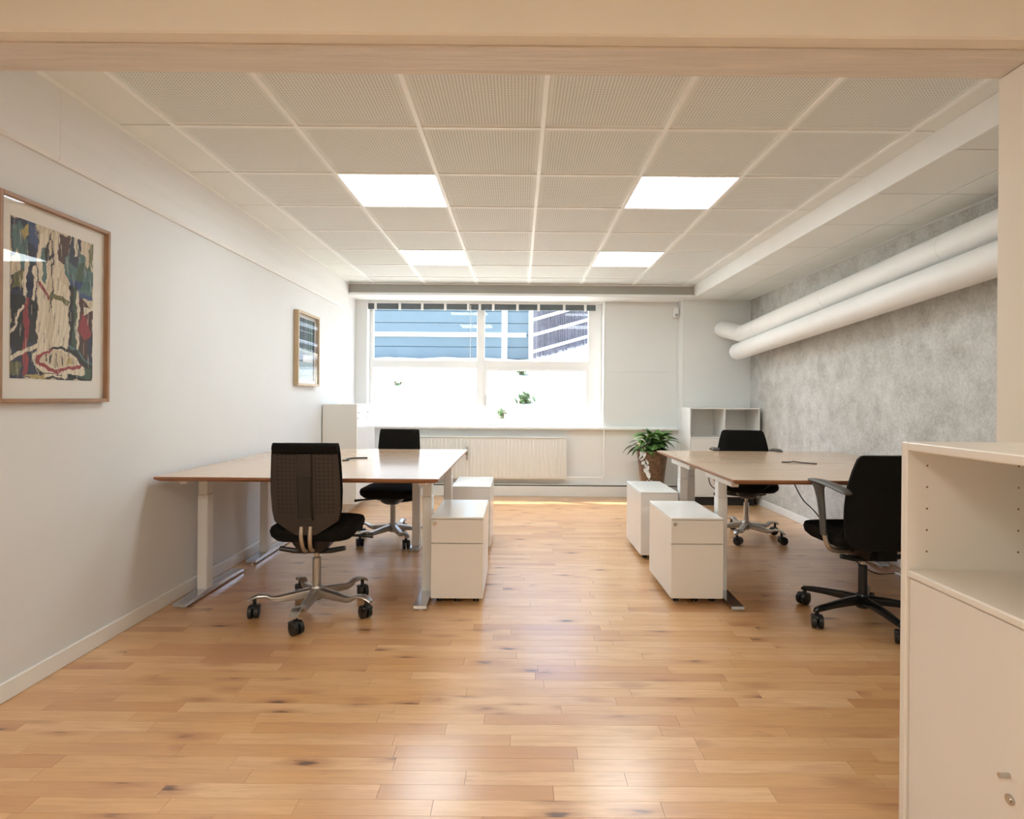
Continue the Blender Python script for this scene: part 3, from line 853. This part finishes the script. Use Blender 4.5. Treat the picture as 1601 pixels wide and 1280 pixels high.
cable('hanging_cable', 'thin cable hanging from the left desk to the floor by the cabinet', [(-1.52, 4.93, DZ-.032), (-1.53, 4.95, .55), (-1.55, 5.0, .3), (-1.58, 5.05, .02), (-1.5, 5.15, .006)], .003)

# ---- drawer units
def pedestal(label, x0, x1, y0, y1, back_to_camera):
    cx, cy = (x0+x1)/2, (y0+y1)/2
    t = thing('drawer_unit', label, 'drawer unit', (cx, cy, 0), PI if back_to_camera else 0, 'white drawer units on castors')
    hx, hy = (x1-x0)/2, (y1-y0)/2
    onebox('body', (-hx, hx, -hy+.018, hy, .036, .494), M['pedestal'], t, .003)
    onebox('top', (-hx-.001, hx+.001, -hy, hy+.001, .494, .506), M['lacquer'], t, .003)
    d1 = onebox('drawer', (-hx, hx, -hy, -hy+.017, .355, .491), M['pedestal'], t, .0025)
    onebox('drawer', (-hx, hx, -hy, -hy+.017, .036, .351), M['pedestal'], t, .0025)
    bm = bmesh.new(); cyl(bm, (-hx+.022, -hy-.006, .468), (-hx+.022, -hy+.002, .468), .011, n=14)
    box(bm, -hx+.020, -hx+.024, -hy-.0075, -hy-.005, .461, .475)
    finish('lock', bm, M['steel'], d1, True)
    for sx in (-1, 1):
        for sy in (-1, 1):
            bm = bmesh.new(); x = sx*(hx-.045); yv = sy*(hy-.07)
            for o_ in (-.009, .009): cyl(bm, (x+o_-.006, yv, .017), (x+o_+.006, yv, .017), .017, n=14)
            cyl(bm, (x, yv, .017), (x, yv, .037), .009, n=8)
            finish('castor', bm, M['black'], t, True)
    bm = bmesh.new()
    for o_ in (-.012, .012): cyl(bm, (o_-.006, -hy+.06, .013), (o_+.006, -hy+.06, .013), .013, n=12)
    cyl(bm, (0, -hy+.06, .013), (0, -hy+.06, .037), .008, n=8)
    finish('castor', bm, M['black'], t, True)
    return t
pedestal('white drawer unit with front lock beside the left desks, nearest the camera', -.500, -.198, 3.40, 3.98, False)
pedestal('white drawer unit seen from its plain back beside the left desks', -.515, -.212, 4.57, 5.14, True)
pedestal('white drawer unit with front lock beside the right desks, nearest the camera', .895, 1.200, 3.43, 4.00, False)
pedestal('white drawer unit seen from its plain back beside the right desks', .912, 1.190, 4.37, 4.94, True)

# ---- low cabinet by the left wall (doors face into the room)
t = thing('cabinet', 'white lacquered cabinet in the far left corner by the window', 'cabinet', (-1.815, 6.35, 0), 0)
HX = .175
onebox('side_panel', (-HX, HX, -.375, -.357, .10, 1.115), M['cream'], t, .002)
onebox('side_panel', (-HX, HX, .357, .375, .10, 1.115), M['cream'], t, .002)
onebox('top_panel', (-HX, HX, -.357, .357, 1.097, 1.115), M['cream'], t, .002)
onebox('bottom_panel', (-HX, HX, -.357, .357, .10, .118), M['cream'], t, .002)
onebox('back_panel', (-HX, -HX+.012, -.357, .357, .118, 1.097), M['cream'], t)
for y0, y1, hy in ((-.356, -.002, -.335), (.002, .356, .02)):
    d = onebox('door', (HX-.018, HX-.002, y0, y1, .119, 1.096), M['lacquer'], t, .002)
    bm = bmesh.new(); cyl(bm, (HX-.003, hy, 1.03), (HX+.02, hy, 1.03), .006, n=10); cyl(bm, (HX-.003, hy, .97), (HX+.008, hy, .97), .009, n=12)
    finish('knob', bm, M['steel'], d, True)
onebox('plinth', (-HX+.02, HX-.12, -.30, .33, 0, .10), M['cream'], t)

# ---- shelf unit against the pier
t = thing('shelf_unit', 'white shelf unit with two open bays in the far right corner', 'shelf', (2.315, 6.80, 0), 0)
W2 = .395
onebox('side_panel', (-W2, -W2+.016, -.19, .19, .10, 1.10), M['lacquer'], t, .002)
onebox('side_panel', (W2-.016, W2, -.19, .19, .10, 1.10), M['lacquer'], t, .002)
onebox('top_panel', (-W2+.016, W2-.016, -.19, .19, 1.084, 1.10), M['lacquer'], t, .002)
onebox('bottom_panel', (-W2+.016, W2-.016, -.19, .19, .10, .116), M['lacquer'], t, .002)
onebox('divider', (-.008, .008, -.185, .178, .116, 1.084), M['lacquer'], t, .001)
for a, c in ((-W2+.016, -.008), (.008, W2-.016)):
    onebox('shelf', (a, c, -.185, .178, .755, .771), M['lacquer'], t, .001)
    d = onebox('door', (a+.002, c-.002, -.188, -.172, .118, .752), M['lacquer'], t, .002)
    bm = bmesh.new(); kx = c-.03 if c < 0 else a+.03
    cyl(bm, (kx, -.205, .70), (kx, -.187, .70), .006, n=10); finish('knob', bm, M['steel'], d, True)
onebox('back_panel', (-W2+.016, W2-.016, .178, .19, .116, 1.084), M['lacquer'], t)
onebox('plinth', (-W2+.04, W2-.04, -.15, .16, 0, .10), M['dark'], t)

# ---- tall-edged cabinet in the right foreground, open bay above, doors below, facing left
CX, CY0, CY1 = 1.041, .38, 1.602
t = thing('open_cabinet', 'cream cabinet with open upper bay in the right foreground', 'cabinet', (CX+.2, (CY0+CY1)/2, 0), 0)
ox, oy = CX+.2, (CY0+CY1)/2
def cb(nm, x0, x1, y0, y1, z0, z1, m_=None, bevel=.002, par=None, seg=1):
    return onebox(nm, (x0-ox, x1-ox, y0-oy, y1-oy, z0, z1), m_ or M['cream'], par or t, bevel, seg)
XB = CX+.40
sp = cb('side_panel', CX, XB, CY1-.024, CY1, .03, 1.0885, bevel=.003)
cb('side_panel', CX, XB, CY0, CY0+.024, .03, 1.0885, bevel=.003)
cb('top_panel', CX, XB, CY0+.024, CY1-.024, 1.066, 1.0885, bevel=.003)
cb('shelf', CX+.002, XB-.012, CY0+.024, CY1-.024, .728, .748, bevel=.004)
cb('bottom_panel', CX+.01, XB-.012, CY0+.024, CY1-.024, .03, .05)
cb('back_panel', XB-.012, XB, CY0+.024, CY1-.024, .05, 1.066)
cb('plinth', CX+.03, XB-.02, CY0+.03, CY1-.03, 0, .03, M['dark'])
ym = 1.195
cb('divider', CX+.03, XB-.012, .80, .816, .05, .728)
for (a, c, k) in ((ym+.002, CY1-.026, True), (.80, ym-.002, False), (CY0+.026, .797, False)):
    d = cb('door', CX+.008, CX+.026, a, c, .053, .725, bevel=.002)
    bm = bmesh.new(); hy = (a+.055 if k else c-.055)-oy; hx = CX+.008-ox
    cyl(bm, (hx-.022, hy, .405), (hx+.002, hy, .405), .0055, n=12)
    finish('knob', bm, M['steel'], d, True)
    bm = bmesh.new(); cyl(bm, (hx-.005, hy-.005, .357), (hx+.002, hy-.005, .357), .011, n=16)
    cyl(bm, (hx-.007, hy-.005, .357), (hx-.003, hy-.005, .357), .006, n=12)
    finish('lock', bm, M['steel'], d, True)
bm = bmesh.new()
for xx in (CX+.055, CX+.30):
    for k in range(5):
        zz = 1.026-.0575*k
        cyl(bm, (xx-ox, CY1-.0245-oy, zz), (xx-ox, CY1-.0235-oy, zz), .0028, n=8)
finish('pin_holes', bm, M['gap'], sp)

# ---- office chairs
def ring_rr(w, d, z, yc, r, n=5):
    """rounded rectangle ring in XY at height z"""
    pts = []
    for cx_, cy_, a0 in ((w/2-r, d/2-r, 0), (-w/2+r, d/2-r, PI/2), (-w/2+r, -d/2+r, PI), (w/2-r, -d/2+r, 1.5*PI)):
        for k in range(n+1):
            a = a0+k*PI/2/n; pts.append((cx_+r*math.cos(a), yc+cy_+r*math.sin(a), z))
    return pts
def star_base(t, m_, ang0, colour_black):
    bm = bmesh.new(); lathe(bm, [(.030, .070), (.038, .078), (.038, .125), (.030, .145)], n=20)
    finish('hub', bm, m_, t, True)
    for k in range(5):
        a = ang0+k*2*PI/5; R_ = Matrix.Rotation(a, 3, 'Z')
        bm = bmesh.new(); secs = []
        if colour_black: prof = [(.02, .112, .026, .026), (.10, .112, .024, .022), (.20, .106, .020, .018), (.28, .098, .018, .016), (.322, .092, .016, .012), (.336, .086, .010, .008)]
        else: prof = [(.02, .108, .026, .028), (.10, .100, .025, .024), (.20, .088, .022, .018), (.232, .094, .022, .014), (.258, .110, .023, .010), (.300, .114, .026, .008), (.330, .104, .024, .007), (.348, .090, .016, .006)]
        for r, z, hw, hh in prof:
            ring = []
            for q in range(10):
                an = q*2*PI/10; ca, sa = math.cos(an), math.sin(an)
                sx = math.copysign(abs(ca)**.6, ca)*hw; sz = math.copysign(abs(sa)**.6, sa)*hh
                ring.append(R_ @ Vector((r, sx, z+sz)))
            secs.append(ring)
        loft(bm, secs); arm = finish('base_arm', bm, m_, t, True)
        bm = bmesh.new(); c = R_ @ Vector((.318, 0, 0)); sw = Matrix.Rotation(a+.9+k*1.7, 3, 'Z')
        ax = sw @ Vector((0, 1, 0)); off = sw @ Vector((.012, 0, 0)); cc = c+off
        for s_ in (-1, 1):
            p = cc+ax*s_*.016+Vector((0, 0, .034))
            tube(bm, [p-ax*.013, p-ax*.010, p+ax*.010, p+ax*.013], [.026, .034, .034, .026], 18)
        cyl(bm, c+Vector((0, 0, .05)), c+Vector((0, 0, .105)), .010, n=10)
        b2 = bmesh.new(); box(b2, -.022, .030, -.030, .030, .046, .066, .006)
        bmesh.ops.transform(b2, matrix=Matrix.Translation(c) @ sw.to_4x4(), verts=b2.verts); merge(bm, b2)
        finish('castor', bm, M['black'], arm, True)
def back_panel_mesh(pts, y_of, th, n=12):
    """upright curved cushion: pts is the half outline [(halfwidth, z)...] bottom to top; y_of(x,z) is its rear face"""
    bm = bmesh.new(); rows_ = []
    for hw, z in pts:
        ring = []
        for i in range(n+1):
            u = -1+2*i/n; x = hw*u
            e = max(0, 1-abs(u)**6)**.5
            ring.append(Vector((x, y_of(x, z), z)))
        front = []
        for i in range(n, -1, -1):
            u = -1+2*i/n; x = hw*u
            e = (1-abs(u)**5)
            front.append(Vector((x*.985, y_of(x, z)+th*(.35+.65*e), z)))
        rows_.append(ring+front)
    loft(bm, rows_)
    return bm
def chair(label, loc, rz, shell, arms, black_base, ang0, group):
    t = thing('office_chair', label, 'chair', loc, rz, group)
    bmat_ = M['blackgloss'] if black_base else M['silver']
    star_base(t, bmat_, ang0-rz, black_base)
    bm = bmesh.new(); lathe(bm, [(.020, .12), (.0225, .14), (.0225, .300), (.018, .304)], n=18)
    finish('column', bm, M['black'] if black_base else M['silver'], t, True)
    bm = bmesh.new(); cyl(bm, (0, 0, .30), (0, 0, .36), .0125, n=14); finish('gas_lift', bm, M['chairbar'], t, True)
    # mechanism with its levers
    bm = bmesh.new()
    loft(bm, [ring_rr(.10, .16, .345, -.01, .03), ring_rr(.15, .24, .365, -.01, .04), ring_rr(.20, .30, .405, .0, .05), ring_rr(.22, .32, .425, .0, .05)])
    finish('seat_mechanism', bm, M['black'], t, True)
    bm = bmesh.new()
    for s_ in (-1, 1):
        tube(bm, [(s_*.03, -.07, .352), (s_*.10, -.08, .358), (s_*.175, -.085, .372)], [.014, .015, .013], 8)
    finish('lever', bm, M['black'], t, True)
    bm = bmesh.new(); tube(bm, [(.10, .10, .40), (.22, .12, .392), (.285, .13, .385)], [.008, .008, .012], 8)
    finish('lever', bm, M['black'], t, True)
    # seat cushion
    bm = bmesh.new()
    S = [(.30, .30, .412, .045), (.40, .40, .422, .045), (.445, .445, .445, .05), (.455, .46, .470, .05), (.44, .45, .492, .05), (.38, .38, .502, .045), (.22, .22, .504, .045)]
    loft(bm, [ring_rr(w_, d_, z, yc, min(w_, d_)*.24, 5) for w_, d_, z, yc in S])
    finish('seat', bm, M['fabric'], t, True)
    if shell:
        yb = lambda x, z: -.205-.09*(z-.48)+.55*x*x*0.9
        pts = [(.05, .47), (.10, .50), (.165, .545), (.176, .60), (.178, .70), (.174, .80), (.168, .88), (.166, .905)]
        bm = back_panel_mesh(pts, yb, .012)
        finish('back_shell', bm, M['shell'], t, True)
        yf = lambda x, z: yb(x, z)+.0125
        ptc = [(.10, .51), (.165, .535), (.181, .60), (.186, .70), (.183, .80), (.177, .90), (.172, .940), (.150, .952)]
        bm = back_panel_mesh(ptc, yf, .045)
        finish('backrest', bm, M['fabric'], t, True)
        bm = bmesh.new()      # roll of fabric folded over the top of the shell
        pr = []
        for i in range(13):
            x = -.166+.332*i/12; pr.append((x, yb(x, .93)+.012, .925))
        secs = []
        for x, yv, z in pr:
            secs.append([(x, yv+.028*math.cos(q*PI/5), z+.030*math.sin(q*PI/5)) for q in range(10)])
        loft(bm, secs); finish('head_roll', bm, M['fabric'], t, True)
        bm = bmesh.new()
        loft(bm, [[(-.040, yb(0, z)-.001, z), (-.034, yb(0, z)-.013, z), (.034, yb(0, z)-.013, z), (.040, yb(0, z)-.001, z)] for z in (.55, .79, .898)])
        sp_ = finish('spine', bm, M['spine'], t)
        bm = bmesh.new()
        loft(bm, [[(-.035, yb(0, z)-.012, z), (-.030, yb(0, z)-.018, z), (.030, yb(0, z)-.018, z), (.035, yb(0, z)-.012, z)] for z in (.565, .68, .778)])
        finish('spine_insert', bm, M['spinedark'], sp_)
        for s_ in (-1, 1):
            bm = bmesh.new()
            P = bez([(s_*.024, yb(0, .50)+.004, .515), (s_*.022, yb(0, .46)-.006, .45), (s_*.018, -.17, .385), (s_*.016, -.08, .372)], 5)
            tube(bm, P, .0115, 10); finish('back_bar', bm, M['chairbar'], t, True)
    else:
        yb = lambda x, z: -.215-.12*(z-.5)+.75*x*x
        pts = [(.10, .425), (.17, .44), (.205, .48), (.218, .55), (.222, .65), (.218, .75), (.200, .84), (.182, .900), (.165, .918)]
        bm = back_panel_mesh(pts, yb, .060)
        finish('backrest', bm, M['fabric'], t, True)
        bm = bmesh.new()
        loft(bm, [[(-.05, -.200, .50), (.05, -.200, .50), (.05, -.17, .50), (-.05, -.17, .50)], 
                  [(-.05, -.20, .375), (.05, -.20, .375), (.05, -.15, .40), (-.05, -.15, .40)], [(-.05, -.06, .36), (.05, -.06, .36), (.05, -.06, .40), (-.05, -.06, .40)]])
        finish('back_bar', bm, M['fabric'], t, True)
    if arms:
        for s_ in (-1, 1):
            bm = bmesh.new()
            X = s_*.256; dy_ = -.12; dz_ = .03
            P = bez([(s_*.07, -.03, .385), (s_*.19, -.05, .395), (s_*.238, -.065, .43), (X*.985, .06+dy_, .49)], 5)
            tube(bm, P, .014, 10)
            br = finish('arm_bracket', bm, M['chairbar'], t, True)
            bm = bmesh.new()
            secs = []
            for yv, z, hw, hd in ((.062, .48, .014, .020), (.075, .56, .015, .024), (.092, .64, .017, .028), (.108, .69, .022, .036), (.115, .715, .026, .055), (.115, .722, .026, .060)):
                secs.append([(X+hw*math.cos(q*PI/6), yv+dy_+hd*math.sin(q*PI/6), z+(dz_ if z > .5 else 0)) for q in range(12)])
            loft(bm, secs); ar = finish('armrest', bm, M['armgrey'], t, True)
            bm = bmesh.new()
            secs = []
            for yv, z, hw, hh in ((.185, .727, .010, .004), (.175, .729, .028, .010), (.09, .731, .036, .013), (-.03, .724, .036, .013), (-.11, .712, .034, .012), (-.150, .704, .022, .009), (-.158, .702, .008, .004)):
                secs.append([(X+hw*math.cos(q*PI/6), yv+dy_, z+dz_+hh*math.sin(q*PI/6)) for q in range(12)])
            loft(bm, secs); finish('arm_pad', bm, M['armgrey'], ar, True)
    return t
GC = 'swivel office chairs at the desks'
c1 = chair('black office chair with perforated brown back shell at the left desk', (-1.118, 3.285, 0), math.radians(3), True, False, False, math.radians(-90), GC)
c2 = copy_tree(c1); c2.location = (-1.045, 4.93, 0); c2.rotation_euler = (0, 0, math.radians(178))
for ch in c2.children:                                   # its seat is set a little lower
    if not ch.name.startswith(('hub', 'base_arm', 'column')): ch.location.z -= .04
c2['label'] = 'black office chair on the window side of the left desks'
chair('black office chair with silver base on the window side of the right desks', (1.985, 5.12, 0), math.radians(168), False, True, False, math.radians(-52), GC)
chair('black office chair with armrests and black base at the right desk', (1.885, 3.215, 0), math.radians(3), False, True, True, math.radians(-160.8), GC)

# ---- plant
PX, PY = 1.545, 6.80
pot = thing('potted_plant', 'leafy green plant in a tall brown pot by the window wall', 'plant', (PX, PY, 0))
bm = bmesh.new()
lathe(bm, [(.100, 0), (.112, .02), (.138, .25), (.166, .50), (.178, .585), (.180, .605), (.166, .606), (.160, .575)], n=32)
finish('pot', bm, M['basket'], pot, True)
bm = bmesh.new(); lathe(bm, [(.01, .56), (.160, .56), (.158, .582), (.02, .592)], n=24); finish('soil', bm, M['soil'], pot)
def leaf_mesh(name, L, Wd, bend, material):
    bm = bmesh.new(); n = 7; vs_ = []
    for i in range(n+1):
        u = i/n; wv = Wd*math.sin(PI*min(1, u*.95+.03))**.8*(1-.25*u); z = bend*u*u
        vs_.append([bm.verts.new((u*L, -wv, z+.25*wv)), bm.verts.new((u*L, 0, z)), bm.verts.new((u*L, wv, z+.25*wv))])
    for a, c in zip(vs_, vs_[1:]):
        bm.faces.new((a[0], a[1], c[1], c[0])); bm.faces.new((a[1], a[2], c[2], c[1]))
    me = bpy.data.meshes.new(name); bm.to_mesh(me); bm.free(); me.materials.append(material)
    for p in me.polygons: p.use_smooth = True
    return me
LM = [leaf_mesh('leaf', .15, .048, -.06, M['leaf']), leaf_mesh('leaf', .12, .050, -.03, M['leaf']), leaf_mesh('leaf', .17, .042, -.10, M['leaf'])]
PM = leaf_mesh('sun_fleck', .075, .024, .012, M['sun_fleck'])
rl = random.Random(21)
stems = bmesh.new()
for k in range(84):
    a = rl.uniform(0, 2*PI); rr = rl.uniform(.0, .12); lift = rl.uniform(.0, .20)*(1-rr*2)
    base = Vector((math.cos(a)*rr*.5, math.sin(a)*rr*.5, .575)); tip = Vector((math.cos(a)*rr*1.25, math.sin(a)*rr*1.0, .61+lift))
    if math.cos(a) > 0: tip.x *= .75
    tube(stems, [base, (base+tip)/2+Vector((0, 0, .02)), tip], .003, 5)
    o = bpy.data.objects.new('leaf', LM[k % 3]); COL.objects.link(o); o.parent = pot
    o.location = tip; o.rotation_euler = (rl.uniform(-.5, .5), rl.uniform(-.75, .35)+.15*(1 if lift < .08 else -.6), a+rl.uniform(-.5, .5))
# longer shoots reaching to the left
for k, (dx, dz, ang, til) in enumerate(((-.16, .05, 2.9, .25), (-.20, .02, 3.3, .35), (-.12, .10, 3.0, .0), (-.23, .06, 3.05, .3), (.12, .16, .2, -.55), (.14, .11, -.2, -.35), (-.02, .13, 1.9, -1.25), (.05, .14, 1.2, -1.2))):
    tip = Vector((dx, -.05, .60+dz)); tube(stems, [Vector((dx*.3, -.02, .575)), tip*.5+Vector((dx*.1, 0, .32+dz*.5)), tip], .003, 5)
    o = bpy.data.objects.new('leaf', LM[k % 3]); COL.objects.link(o); o.parent = pot; o.location = tip; o.rotation_euler = (.2, til, ang)
finish('stems', stems, M['leaf'], pot, True)
for k in range(17):  # white flecks imitating the sun patch down the pot's left side
    u = k/16; px2 = -.150-.012*math.sin(k*2.1)+u*.055; zz = .60-.33*u
    rr = .185-.065*u
    o = bpy.data.objects.new('sun_fleck', PM); COL.objects.link(o); o.parent = pot
    a = math.radians(222+7*math.sin(k*1.7)+u*22)
    o.location = (math.cos(a)*rr, math.sin(a)*rr, zz+.02); o.rotation_euler = (rl.uniform(-.5, .5), 1.1+rl.uniform(-.4, .4), a+rl.uniform(-1.2, 1.2))
for k, (dx, dy, zz) in enumerate(((-.10, -.12, .70), (-.15, -.10, .655), (-.165, -.09, .64), (-.06, -.12, .74))):  # more white flecks as sunlight on the left leaves
    o = bpy.data.objects.new('sun_fleck', PM); COL.objects.link(o); o.parent = pot; o.location = (dx, dy, zz); o.rotation_euler = (.6, -.5, 2.6+k)
